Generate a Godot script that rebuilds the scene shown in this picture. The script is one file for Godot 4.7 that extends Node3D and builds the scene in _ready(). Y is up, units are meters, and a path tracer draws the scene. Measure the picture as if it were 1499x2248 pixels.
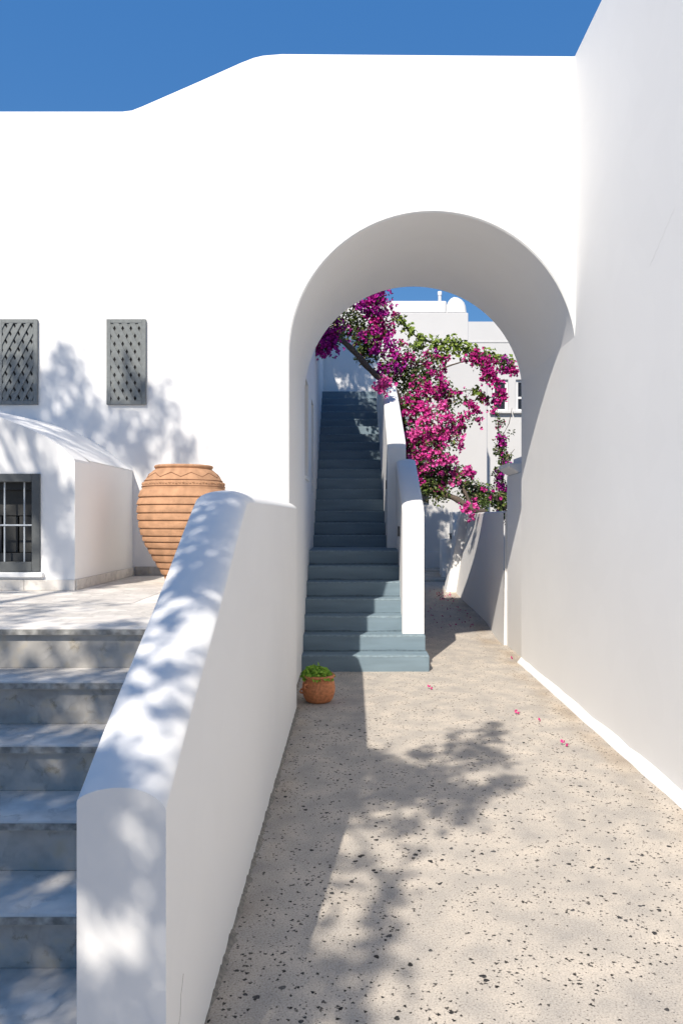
extends Node3D

const E := 1.6                       # eye height
const SUN := Vector3(-0.342, 1.0, 0.985)   # towards the sun (x, y, world z)
var rng := RandomNumberGenerator.new()
var M := {}
var taken := {}

# ---------------------------------------------------------------- naming
func numbered(called: String) -> String:
	taken[called] = taken.get(called, -1) + 1
	return called if taken[called] == 0 else "%s_%03d" % [called, taken[called]]

func thing(called: String, label: String, category: String, at := Vector3.ZERO, group := "") -> Node3D:
	var o := Node3D.new()
	o.name = numbered(called)
	add_child(o)
	o.position = at
	o.set_meta("label", label)
	o.set_meta("category", category)
	if group != "":
		o.set_meta("group", group)
	return o

func part(called: String, st, material: Material, parent: Node3D, turn := Transform3D.IDENTITY) -> MeshInstance3D:
	var o := MeshInstance3D.new()
	o.name = called
	o.mesh = st if st is Mesh else st.commit()
	for i in o.mesh.get_surface_count():
		o.mesh.surface_set_material(i, material)
	parent.add_child(o, true)
	o.transform = turn
	return o

func piece(called: String, mesh: Mesh, material: Material, parent: Node3D, turn: Transform3D) -> MeshInstance3D:
	var o := MeshInstance3D.new()
	o.name = called
	o.mesh = mesh
	o.material_override = material
	parent.add_child(o, true)
	o.transform = turn
	return o

func structure(called: String, st, material: Material) -> MeshInstance3D:
	var o := part(numbered(called), st, material, self)
	o.set_meta("kind", "structure")
	return o

# ---------------------------------------------------------------- shapes; P(x, height, distance)
func P(x: float, h: float, d: float) -> Vector3:
	return Vector3(x, h, -d)

func new_st() -> SurfaceTool:
	var st := SurfaceTool.new()
	st.begin(Mesh.PRIMITIVE_TRIANGLES)
	return st

func tri(st: SurfaceTool, a: Vector3, b: Vector3, c: Vector3, na: Vector3, nb: Vector3, nc: Vector3) -> void:
	if (b - a).cross(c - a).dot(na + nb + nc) > 0.0:
		var t := b; b = c; c = t
		t = nb; nb = nc; nc = t
	st.set_normal(na); st.add_vertex(a)
	st.set_normal(nb); st.add_vertex(b)
	st.set_normal(nc); st.add_vertex(c)

func quad(st: SurfaceTool, a: Vector3, b: Vector3, c: Vector3, d: Vector3, n: Vector3, n2 := Vector3.ZERO) -> void:
	# a-b share normal n, c-d share n2
	if n2 == Vector3.ZERO:
		n2 = n
	tri(st, a, b, c, n, n, n2)
	tri(st, a, c, d, n, n2, n2)

const FRONT := Transform3D(Vector3(1, 0, 0), Vector3(0, 1, 0), Vector3(0, 0, -1), Vector3.ZERO)   # (x, h) outline, depth away from the camera
const SIDE := Transform3D(Vector3(0, 0, -1), Vector3(0, 1, 0), Vector3(1, 0, 0), Vector3.ZERO)    # (d, h) outline, depth along x
const PLAN := Transform3D(Vector3(1, 0, 0), Vector3(0, 0, -1), Vector3(0, 1, 0), Vector3.ZERO)    # (x, d) outline, depth upwards

func prism(st: SurfaceTool, outline: Array, w0: float, w1: float, bevel: float, t: Transform3D, smooth := 0.85, back := true) -> void:
	var p := PackedVector2Array()
	for v in outline:
		if p.is_empty() or p[p.size() - 1].distance_to(v) > 0.0004:
			p.append(v)
	var n := p.size()
	var area := 0.0
	for i in n:
		area += p[i].cross(p[(i + 1) % n])
	if area < 0.0:
		p.reverse()
	var en := []
	for i in n:
		var e := (p[(i + 1) % n] - p[i]).normalized()
		en.append(Vector2(e.y, -e.x))
	var inner := PackedVector2Array()
	for i in n:
		var a: Vector2 = en[(i + n - 1) % n]
		var b: Vector2 = en[i]
		var m := (a + b).normalized()
		inner.append(p[i] - m * bevel / maxf(0.35, m.dot(a)))
	var bb := bevel if back else 0.0
	var tris := Geometry2D.triangulate_polygon(inner)
	var f := (t.basis * Vector3(0, 0, -1)).normalized()
	for k in range(0, tris.size(), 3):
		for s in 2:
			var w := w0 if s == 0 else w1
			var nn := f if s == 0 else -f
			var ring := inner if s == 0 or back else p
			tri(st, t * Vector3(ring[tris[k]].x, ring[tris[k]].y, w), t * Vector3(ring[tris[k + 1]].x, ring[tris[k + 1]].y, w), t * Vector3(ring[tris[k + 2]].x, ring[tris[k + 2]].y, w), nn, nn, nn)
	for i in n:
		var j := (i + 1) % n
		var e: Vector2 = en[i]
		var pe: Vector2 = en[(i + n - 1) % n]
		var ne: Vector2 = en[j]
		var a2 := (e + pe).normalized() if e.dot(pe) > smooth else e
		var b2 := (e + ne).normalized() if e.dot(ne) > smooth else e
		var na := (t.basis * Vector3(a2.x, a2.y, 0)).normalized()
		var nb := (t.basis * Vector3(b2.x, b2.y, 0)).normalized()
		quad(st, t * Vector3(p[i].x, p[i].y, w0 + bevel), t * Vector3(p[i].x, p[i].y, w1 - bb), t * Vector3(p[j].x, p[j].y, w1 - bb), t * Vector3(p[j].x, p[j].y, w0 + bevel), na, nb)
		if bevel > 0.0:
			for s in (2 if back else 1):
				var sg := f if s == 0 else -f
				var wi := w0 if s == 0 else w1
				var wo := w0 + bevel if s == 0 else w1 - bevel
				quad(st, t * Vector3(inner[i].x, inner[i].y, wi), t * Vector3(p[i].x, p[i].y, wo), t * Vector3(p[j].x, p[j].y, wo), t * Vector3(inner[j].x, inner[j].y, wi), (na + sg).normalized(), (nb + sg).normalized())

func rect(x0: float, y0: float, x1: float, y1: float) -> Array:
	return [Vector2(x0, y0), Vector2(x1, y0), Vector2(x1, y1), Vector2(x0, y1)]

func round_rect(x0: float, y0: float, x1: float, y1: float, r: float) -> Array:
	var out := []
	for q in [[x1 - r, y0 + r, -90], [x1 - r, y1 - r, 0], [x0 + r, y1 - r, 90], [x0 + r, y0 + r, 180]]:
		for k in 4:
			var a := deg_to_rad(q[2] + k * 30.0)
			out.append(Vector2(q[0] + cos(a) * r, q[1] + sin(a) * r))
	return out

func block(st: SurfaceTool, x0: float, x1: float, h0: float, h1: float, d0: float, d1: float, r := 0.012) -> void:
	prism(st, round_rect(x0, h0, x1, h1, r), d0, d1, r * 0.7, FRONT, 0.6)

func grid(st: SurfaceTool, rows: Array, flip := false) -> void:
	# rows of points, normals smooth over the grid; flip chooses the side
	var nr := rows.size()
	var nc: int = rows[0].size()
	var nm := []
	for i in nr:
		var line := []
		for j in nc:
			var du: Vector3 = rows[mini(i + 1, nr - 1)][j] - rows[maxi(i - 1, 0)][j]
			var jl := maxi(j - 1, 0)
			var jr := mini(j + 1, nc - 1)
			if rows[i][0].distance_to(rows[i][nc - 1]) < 0.00001:
				jl = j - 1 if j > 0 else nc - 2
				jr = j + 1 if j < nc - 1 else 1
			var dv: Vector3 = rows[i][jr] - rows[i][jl]
			var v := du.cross(dv).normalized()
			line.append(-v if flip else v)
		nm.append(line)
	for i in nr - 1:
		for j in nc - 1:
			tri(st, rows[i][j], rows[i][j + 1], rows[i + 1][j + 1], nm[i][j], nm[i][j + 1], nm[i + 1][j + 1])
			tri(st, rows[i][j], rows[i + 1][j + 1], rows[i + 1][j], nm[i][j], nm[i + 1][j + 1], nm[i + 1][j])

func tube(st: SurfaceTool, pts: Array, radii: Array, sides := 7) -> void:
	var rows := []
	for i in pts.size():
		var t: Vector3 = (pts[mini(i + 1, pts.size() - 1)] - pts[maxi(i - 1, 0)]).normalized()
		var a := t.cross(Vector3.UP if absf(t.y) < 0.9 else Vector3.RIGHT).normalized()
		var b := t.cross(a)
		var ring := []
		var r: float = radii[i] if i < radii.size() else radii[radii.size() - 1]
		for k in sides + 1:
			var an := TAU * (k % sides) / sides
			ring.append(pts[i] + (a * cos(an) + b * sin(an)) * r)
		rows.append(ring)
	grid(st, rows, true)

func curve(pts: Array, steps: int) -> Array:
	var out := []
	for i in pts.size() - 1:
		for k in steps:
			var a: Vector3 = pts[maxi(i - 1, 0)]
			var d: Vector3 = pts[mini(i + 2, pts.size() - 1)]
			out.append(pts[i].cubic_interpolate(pts[i + 1], a, d, float(k) / steps))
	out.append(pts[pts.size() - 1])
	return out

func lathe(st: SurfaceTool, profile: Array, segs := 40, at := Vector3.ZERO, wob := 0.0) -> void:
	var rows := []
	for p in profile:
		var ring := []
		for k in segs + 1:
			var a := TAU * (k % segs) / segs
			var r: float = p.x * (1.0 + wob * sin(a * 2.0 + p.y * 9.0) + wob * 0.6 * sin(a * 5.0 - p.y * 4.0))
			ring.append(at + Vector3(cos(a) * r, p.y, sin(a) * r))
		rows.append(ring)
	grid(st, rows, false)

func cap_wall(st: SurfaceTool, sections: Array, base: float, e_left: float, e_right: float, power := 2.4) -> void:
	# a wall with a softly rounded top swept along the distance; sections [d, x left, x right, crest height]
	var rows := []
	var left := []
	var right := []
	var n := 18
	for s in sections:
		var row := []
		var xm: float = (s[1] + s[2]) * 0.5
		var hw: float = (s[2] - s[1]) * 0.5
		for k in n + 1:
			var t := -cos(PI * k / n)
			var e := e_left if t < 0.0 else e_right
			row.append(P(xm + hw * t, s[3] - e * (1.0 - pow(maxf(0.0, 1.0 - pow(absf(t), power)), 1.0 / power * 1.3)), s[0]))
		rows.append(row)
		left.append([row[0], P(s[1], base, s[0])])
		right.append([row[n], P(s[2], base, s[0])])
	grid(st, rows, true)
	for i in sections.size() - 1:
		quad(st, left[i][0], left[i][1], left[i + 1][1], left[i + 1][0], Vector3.LEFT)
		quad(st, right[i][0], right[i][1], right[i + 1][1], right[i + 1][0], Vector3.RIGHT)
	for i in [0, sections.size() - 1]:
		var nn := Vector3(0, 0, 1) if i == 0 else Vector3(0, 0, -1)
		var row: Array = rows[i]
		for k in n:
			var a: Vector3 = row[k]
			var b: Vector3 = row[k + 1]
			quad(st, a, b, Vector3(b.x, base, b.z), Vector3(a.x, base, a.z), nn)

# ---------------------------------------------------------------- materials
func noise_tex(size: int, freq: float, low: float, high: float, seed_value: int, octaves := 4, as_normal := false, bump := 1.0, kind := FastNoiseLite.TYPE_SIMPLEX_SMOOTH) -> NoiseTexture2D:
	var n := FastNoiseLite.new()
	n.seed = seed_value
	n.frequency = freq
	n.noise_type = kind
	n.fractal_octaves = octaves
	var t := NoiseTexture2D.new()
	t.width = size
	t.height = size
	t.seamless = true
	t.noise = n
	t.as_normal_map = as_normal
	t.bump_strength = bump
	if not as_normal:
		var g := Gradient.new()
		g.set_color(0, Color(low, low, low))
		g.set_color(1, Color(high, high, high))
		t.color_ramp = g
	return t

func mat(c: Color, rough := 0.85, tex: Texture2D = null, scale := 1.0, normal: Texture2D = null, nscale := 1.0) -> StandardMaterial3D:
	var m := StandardMaterial3D.new()
	m.albedo_color = c.linear_to_srgb()
	m.roughness = rough
	m.metallic_specular = 0.4
	m.uv1_triplanar = true
	m.uv1_world_triplanar = true
	m.uv1_scale = Vector3.ONE * scale
	if tex:
		m.albedo_texture = tex
	if normal:
		m.normal_enabled = true
		m.normal_texture = normal
		m.normal_scale = nscale
	return m

func wrap_blob(im: Image, cx: int, cy: int, rx: float, ry: float, turn: float, tone: Color, strength: float, rough_seed: float) -> void:
	var s := im.get_width()
	var r := int(ceil(maxf(rx, ry) * 1.4)) + 1
	var ca := cos(turn)
	var sa := sin(turn)
	for y in range(-r, r + 1):
		for x in range(-r, r + 1):
			var u := (x * ca + y * sa) / rx
			var v := (-x * sa + y * ca) / ry
			var an := atan2(v, u)
			var lim := 1.0 + 0.22 * sin(an * 3.0 + rough_seed) + 0.15 * sin(an * 5.0 + rough_seed * 2.3)
			var q := clampf((lim - sqrt(u * u + v * v)) * maxf(rx, 1.0) * 0.7 + 0.3, 0.0, 1.0)
			if q > 0.0:
				var px := posmod(cx + x, s)
				var py := posmod(cy + y, s)
				im.set_pixel(px, py, im.get_pixel(px, py).lerp(tone, q * strength))

func make_concrete() -> Array:
	var s := 2048
	var n1 := FastNoiseLite.new(); n1.seed = 11; n1.frequency = 0.0035; n1.fractal_octaves = 5
	var n2 := FastNoiseLite.new(); n2.seed = 23; n2.frequency = 0.11; n2.fractal_octaves = 3
	var big := n1.get_seamless_image(s, s)
	var fine := n2.get_seamless_image(s, s)
	var bd := big.get_data()
	var fd := fine.get_data()
	var bpp := bd.size() / (s * s)
	var data := PackedByteArray()
	data.resize(s * s * 3)
	var hd := PackedByteArray()
	hd.resize(s * s * 3)
	for i in s * s:
		var b := bd[i * bpp] / 255.0 - 0.5
		var f := fd[i * bpp] / 255.0 - 0.5
		var k := 0.905 + b * 0.2 + f * 0.2
		if f < -0.22:
			k += (f + 0.22) * 1.2
		data[i * 3] = clampi(int(k * 226.0), 0, 255)
		data[i * 3 + 1] = clampi(int((k - 0.004 - b * 0.02) * 220.0), 0, 255)
		data[i * 3 + 2] = clampi(int((k - 0.01 - b * 0.05) * 211.0), 0, 255)
		var hh := clampi(int(150.0 + f * 60.0 + b * 16.0), 0, 255)
		hd[i * 3] = hh
		hd[i * 3 + 1] = hh
		hd[i * 3 + 2] = hh
	var im := Image.create_from_data(s, s, false, Image.FORMAT_RGB8, data)
	var hm := Image.create_from_data(s, s, false, Image.FORMAT_RGB8, hd)
	var r := RandomNumberGenerator.new()
	r.seed = 5
	for k in 26000:
		var x := r.randi() % s
		var y := r.randi() % s
		var clump := bd[(y * s + x) * bpp] / 255.0
		if r.randf() > clump * 1.5 - 0.25:
			continue
		var rad := 0.9 + pow(r.randf(), 5.0) * 6.5
		var g := r.randf_range(0.06, 0.30)
		var turn := r.randf() * TAU
		var rs := r.randf() * 9.0
		wrap_blob(im, x, y, rad, rad * r.randf_range(0.5, 0.9), turn, Color(g, g * 0.97, g * 0.94), r.randf_range(0.55, 1.0), rs)
		if rad > 1.2:
			wrap_blob(hm, x, y, rad, rad * 0.7, turn, Color(0.15, 0.15, 0.15), 0.8, rs)
	for k in 700:
		var g := r.randf_range(0.7, 0.88)
		wrap_blob(im, r.randi() % s, r.randi() % s, r.randf_range(1.0, 5.0), r.randf_range(1.0, 3.0), r.randf() * TAU, Color(g, g * 0.95, g * 0.88), 0.5, r.randf() * 9.0)
	hm.bump_map_to_normal_map(3.0)
	im.generate_mipmaps()
	return [ImageTexture.create_from_image(im), ImageTexture.create_from_image(hm)]

func make_marble(seed_value: int, warm: float) -> ImageTexture:
	var s := 512
	var n := FastNoiseLite.new(); n.seed = seed_value; n.frequency = 0.006; n.fractal_octaves = 5
	n.domain_warp_enabled = true; n.domain_warp_amplitude = 60.0; n.domain_warp_frequency = 0.006
	var v := FastNoiseLite.new(); v.seed = seed_value + 7; v.frequency = 0.02; v.fractal_octaves = 4
	var a := n.get_seamless_image(s, s)
	var b := v.get_seamless_image(s, s)
	var ad := a.get_data()
	var bdt := b.get_data()
	var bpp := ad.size() / (s * s)
	var data := PackedByteArray()
	data.resize(s * s * 3)
	for i in s * s:
		var q := ad[i * bpp] / 255.0 - 0.5
		var w := bdt[i * bpp] / 255.0 - 0.5
		var vein := pow(clampf(1.0 - absf(q) * 9.0, 0.0, 1.0), 3.0)
		var k := 0.9 + w * 0.14 - vein * 0.22 * clampf(0.35 + w * 1.6, 0.0, 1.0) + q * 0.16
		var st := clampf((w - 0.08) * 2.5, 0.0, 1.0) * warm
		data[i * 3] = clampi(int((k - st * 0.05) * 255.0), 0, 255)
		data[i * 3 + 1] = clampi(int((k - 0.012 - st * 0.12) * 255.0), 0, 255)
		data[i * 3 + 2] = clampi(int((k - 0.03 - st * 0.26) * 255.0), 0, 255)
	return ImageTexture.create_from_image(Image.create_from_data(s, s, false, Image.FORMAT_RGB8, data))

func materials() -> void:
	var trowel := noise_tex(512, 0.006, 0, 1, 3, 4, true, 3.0)
	var tone := noise_tex(512, 0.004, 0.985, 1.0, 9, 3)
	var grain := noise_tex(512, 0.05, 0, 1, 5, 3, true, 3.0)
	M.white = mat(Color(0.83, 0.825, 0.81), 0.9, tone, 0.35, trowel, 0.07)
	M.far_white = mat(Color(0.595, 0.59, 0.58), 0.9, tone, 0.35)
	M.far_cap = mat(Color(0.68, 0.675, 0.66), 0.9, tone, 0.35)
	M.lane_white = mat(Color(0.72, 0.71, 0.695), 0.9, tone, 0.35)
	M.plinth = mat(Color(0.84, 0.835, 0.82), 0.9, tone, 0.5, grain, 0.4)
	var con := make_concrete()
	M.path = mat(Color(0.735, 0.715, 0.695), 0.95, con[0], 1.0 / 2.3, con[1], 0.6)
	M.path.vertex_color_use_as_albedo = true
	M.foot_grime = mat(Color(0.40, 0.365, 0.31), 0.95, noise_tex(256, 0.05, 0.6, 1.0, 51), 3.0)
	M.lane_step = M.path.duplicate()
	M.lane_step.vertex_color_use_as_albedo = false
	M.soil_ground = mat(Color(0.3, 0.26, 0.21), 0.95, noise_tex(512, 0.02, 0.6, 1.0, 31), 0.5)
	M.dark_stone = []
	for k in 4:
		M.dark_stone.append(mat(Color(0.065, 0.063, 0.062) * [0.6, 1.0, 1.5, 2.3][k], 0.8, noise_tex(128, 0.05, 0.6, 1.0, 60 + k), 12.0))
	M.marble = []
	for k in 4:
		var m := mat(Color(0.84, 0.82, 0.79) * (1.0 - 0.04 * k), 0.68, make_marble(40 + k * 3, 0.1), 0.75 + 0.13 * k)
		m.uv1_offset = Vector3(0.17, 0.31, 0.07) * k
		M.marble.append(m)
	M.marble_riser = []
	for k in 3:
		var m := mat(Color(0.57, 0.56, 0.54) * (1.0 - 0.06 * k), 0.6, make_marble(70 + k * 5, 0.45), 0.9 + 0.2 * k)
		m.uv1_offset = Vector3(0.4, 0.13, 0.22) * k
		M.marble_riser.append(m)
	M.nosing = mat(Color(0.56, 0.55, 0.51), 0.75, noise_tex(256, 0.03, 0.55, 1.0, 91, 5), 2.2)
	M.mortar = mat(Color(0.3, 0.29, 0.27), 0.95)
	M.blue = mat(Color(0.182, 0.25, 0.297), 0.7, noise_tex(512, 0.012, 0.9, 1.0, 14, 5), 0.8)
	M.blue.uv1_scale = Vector3(0.25, 1.6, 1.6)
	M.blue_worn_lit = mat(Color(0.225, 0.30, 0.345), 0.75, noise_tex(256, 0.03, 0.8, 1.0, 52), 2.0)  # paler blue for the nosings, edge highlight and wear in one colour
	M.blue_shade = mat(Color(0.135, 0.188, 0.225), 0.8, noise_tex(256, 0.03, 0.8, 1.0, 53), 2.0)  # darker blue that paints the corner shade below the risers
	M.grey_paint = mat(Color(0.10, 0.108, 0.11), 0.55, noise_tex(256, 0.03, 0.92, 1.0, 18), 2.0)
	M.lattice = mat(Color(0.205, 0.222, 0.222), 0.65, noise_tex(256, 0.03, 0.88, 1.0, 19), 3.0)
	M.dark = mat(Color(0.012, 0.013, 0.014), 0.7)
	M.shutter = mat(Color(0.04, 0.041, 0.04), 0.6)
	M.frame_dark = mat(Color(0.03, 0.033, 0.036), 0.5)
	M.bar = mat(Color(0.42, 0.46, 0.5), 0.4)
	M.white_wood = mat(Color(0.72, 0.72, 0.71), 0.5)
	M.glass = mat(Color(0.02, 0.022, 0.026), 0.12)
	M.clay = mat(Color(0.6, 0.335, 0.19), 0.88, noise_tex(512, 0.012, 0.74, 1.0, 24, 6), 1.7, noise_tex(512, 0.04, 0, 1, 25, 3, true, 4.0), 0.5)
	M.clay_dark = mat(Color(0.2, 0.095, 0.05), 0.9)
	M.pot = mat(Color(0.82, 0.31, 0.13), 0.6, noise_tex(256, 0.02, 0.7, 1.0, 27, 4), 5.0, noise_tex(256, 0.05, 0, 1, 28, 3, true, 3.0), 0.4)
	M.soil = mat(Color(0.03, 0.022, 0.016), 0.95)
	M.bark = mat(Color(0.2, 0.155, 0.12), 0.9, noise_tex(256, 0.04, 0.55, 1.0, 33, 4), 4.0, noise_tex(256, 0.06, 0, 1, 34, 3, true, 6.0), 0.8)
	M.metal = mat(Color(0.08, 0.08, 0.085), 0.4)
	for q in [["leaf", 0.6], ["flower", 0.75]]:
		var m := StandardMaterial3D.new()
		m.vertex_color_use_as_albedo = true
		m.roughness = q[1]
		m.metallic_specular = 0.3
		m.cull_mode = BaseMaterial3D.CULL_DISABLED
		m.backlight_enabled = true
		m.backlight = Color(0.12, 0.2, 0.05) if q[0] == "leaf" else Color(0.35, 0.06, 0.2)
		M[q[0]] = m

# ---------------------------------------------------------------- foliage
func leaf_mesh(length: float, width: float) -> ArrayMesh:
	var st := new_st()
	var a := Vector3(0, 0, 0)
	var t := Vector3(0, -0.10 * length, length)
	var l := Vector3(-width * 0.5, 0.14 * width + 0.02 * length, length * 0.42)
	var r := Vector3(width * 0.5, 0.14 * width + 0.02 * length, length * 0.42)
	var m := Vector3(0, -0.02 * length, length * 0.5)
	for f in [[a, l, m], [l, t, m], [a, m, r], [m, t, r]]:
		var n: Vector3 = (f[1] - f[0]).cross(f[2] - f[0]).normalized()
		if n.y < 0: n = -n
		tri(st, f[0], f[1], f[2], n, n, n)
	return st.commit()

func bract_mesh(size: float) -> ArrayMesh:
	var st := new_st()
	for k in 3:
		var b := Basis(Vector3.UP, TAU * k / 3.0)
		var a := b * Vector3(0, 0, 0)
		var l := b * Vector3(-size * 0.33, size * 0.34, size * 0.26)
		var r := b * Vector3(size * 0.33, size * 0.34, size * 0.26)
		var t := b * Vector3(0, size * 0.62, size * 0.5)
		for f in [[a, l, r], [l, t, r]]:
			var n: Vector3 = (f[1] - f[0]).cross(f[2] - f[0]).normalized()
			if n.y < 0: n = -n
			tri(st, f[0], f[1], f[2], n, n, n)
	return st.commit()

func scatter(called: String, mesh: Mesh, material: Material, where: Array, colors: Array, parent: Node3D) -> void:
	var mm := MultiMesh.new()
	mm.transform_format = MultiMesh.TRANSFORM_3D
	mm.use_colors = true
	mm.mesh = mesh
	mm.instance_count = where.size()
	for i in where.size():
		mm.set_instance_transform(i, where[i])
		mm.set_instance_color(i, colors[i])
	var o := MultiMeshInstance3D.new()
	o.name = called
	o.multimesh = mm
	o.material_override = material
	o.set_meta("kind", "stuff")
	parent.add_child(o, true)

func random_basis(up: Vector3, spread: float) -> Basis:
	var y := (up + Vector3(rng.randfn(), rng.randfn(), rng.randfn()) * spread).normalized()
	var x := y.cross(Vector3(rng.randfn(), rng.randfn(), rng.randfn())).normalized()
	return Basis(x, y, x.cross(y))

func in_ball() -> Vector3:
	var v := Vector3(rng.randfn(), rng.randfn(), rng.randfn()).normalized()
	return v * pow(rng.randf(), 0.45)

func lobes_to(list: Array, leaves: Array, lcol: Array, flowers: Array, fcol: Array, light_leaf: bool, amount := 1.0, squash := 0.7, leafy := 1.0, flowery := 1.0) -> void:
	for l in list:
		var c := P(l[0], l[1], l[2])
		var r: float = l[3]
		for k in int(l[4] * amount * leafy):
			var o := in_ball() * r * 1.12
			o.z *= squash
			var s := rng.randf_range(0.6, 1.25)
			leaves.append(Transform3D(random_basis((o / r + Vector3(-0.2, 0.5, 0.5)), 0.7) * s, c + o))
			var g := rng.randf()
			var col := Color(0.03, 0.052, 0.012).lerp(Color(0.085, 0.12, 0.028), g * g)
			if light_leaf:
				col = Color(0.12, 0.19, 0.03).lerp(Color(0.24, 0.31, 0.06), g)
			elif rng.randf() < 0.12:
				col = Color(0.15, 0.2, 0.05)
			elif rng.randf() < 0.12:
				col = Color(0.2, 0.19, 0.09).lerp(Color(0.14, 0.1, 0.05), rng.randf())
			lcol.append(col)
		# bracts grow in heads of a few
		var left := int(l[5] * amount * flowery)
		while left > 0:
			var o := in_ball() * r * 1.1
			o.z = absf(o.z) * squash if rng.randf() < 0.75 else o.z * squash
			var head := rng.randi_range(5, 14)
			var hue: int = l[6]
			var tint: Color = [Color(0.34, 0.018, 0.30), Color(0.46, 0.02, 0.235), Color(0.63, 0.045, 0.31)][hue]
			var other: Color = [Color(0.46, 0.02, 0.27), Color(0.56, 0.035, 0.25), Color(0.72, 0.13, 0.40)][hue]
			var base := tint.lerp(other, rng.randf())
			for k in mini(head, left):
				var oo := o + Vector3(rng.randfn(), rng.randfn(), rng.randfn()) * 0.035
				flowers.append(Transform3D(random_basis(o / r + Vector3(-0.15, 0.35, 0.6), 0.6) * rng.randf_range(0.7, 1.25), c + oo))
				fcol.append(base * rng.randf_range(0.75, 1.2))
			left -= head

# ---------------------------------------------------------------- scene
func _ready() -> void:
	rng.seed = 20240
	# camera: level, the lens shifted a little
	var cam := Camera3D.new()
	cam.name = "camera"
	cam.projection = Camera3D.PROJECTION_FRUSTUM
	cam.near = 0.1
	cam.far = 400.0
	cam.size = 0.1 * 2248.0 / 1650.0
	cam.frustum_offset = Vector2(-25.5, 16.0) * 0.1 / 1650.0
	cam.position = P(0, E, 0)
	add_child(cam)
	cam.current = true
	# sky, sun, exposure
	var sky_mat := ProceduralSkyMaterial.new()
	sky_mat.sky_top_color = Color(0.040, 0.150, 0.395).linear_to_srgb()
	sky_mat.sky_horizon_color = Color(0.20, 0.42, 0.70).linear_to_srgb()
	sky_mat.sky_curve = 0.16
	sky_mat.ground_bottom_color = Color(0.3, 0.28, 0.25).linear_to_srgb()
	sky_mat.ground_horizon_color = Color(0.4, 0.42, 0.45).linear_to_srgb()
	sky_mat.sun_angle_max = 1.0
	var sky := Sky.new()
	sky.sky_material = sky_mat
	var env := Environment.new()
	env.background_mode = Environment.BG_SKY
	env.sky = sky
	env.tonemap_mode = Environment.TONE_MAPPER_LINEAR
	env.tonemap_exposure = 1.28
	env.sdfgi_enabled = true
	env.ssao_enabled = true
	env.ssil_enabled = true
	var we := WorldEnvironment.new()
	we.name = "sky"
	we.environment = env
	add_child(we)
	var sun := DirectionalLight3D.new()
	sun.name = "sun"
	sun.light_energy = 1.5
	sun.light_color = Color(1.0, 0.965, 0.915)
	sun.light_angular_distance = 0.65
	sun.shadow_enabled = true
	sun.sky_mode = DirectionalLight3D.SKY_MODE_LIGHT_ONLY
	add_child(sun)
	sun.look_at_from_position(SUN * 20.0, Vector3.ZERO, Vector3.UP)
	materials()
	build_ground()
	build_facade()
	build_right_wall()
	build_side_house()
	build_terrace_and_steps()
	build_parapet()
	build_outbuilding()
	build_blue_stairs()
	build_alley()
	build_background()
	build_vines()
	build_urn()
	build_pot()
	build_fallen_flowers()
	build_tree()

func path_height(d: float) -> float:
	return 0.0 if d < 9.6 else (d - 9.6) * 0.1 * smoothstep(9.6, 11.0, d)

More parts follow.
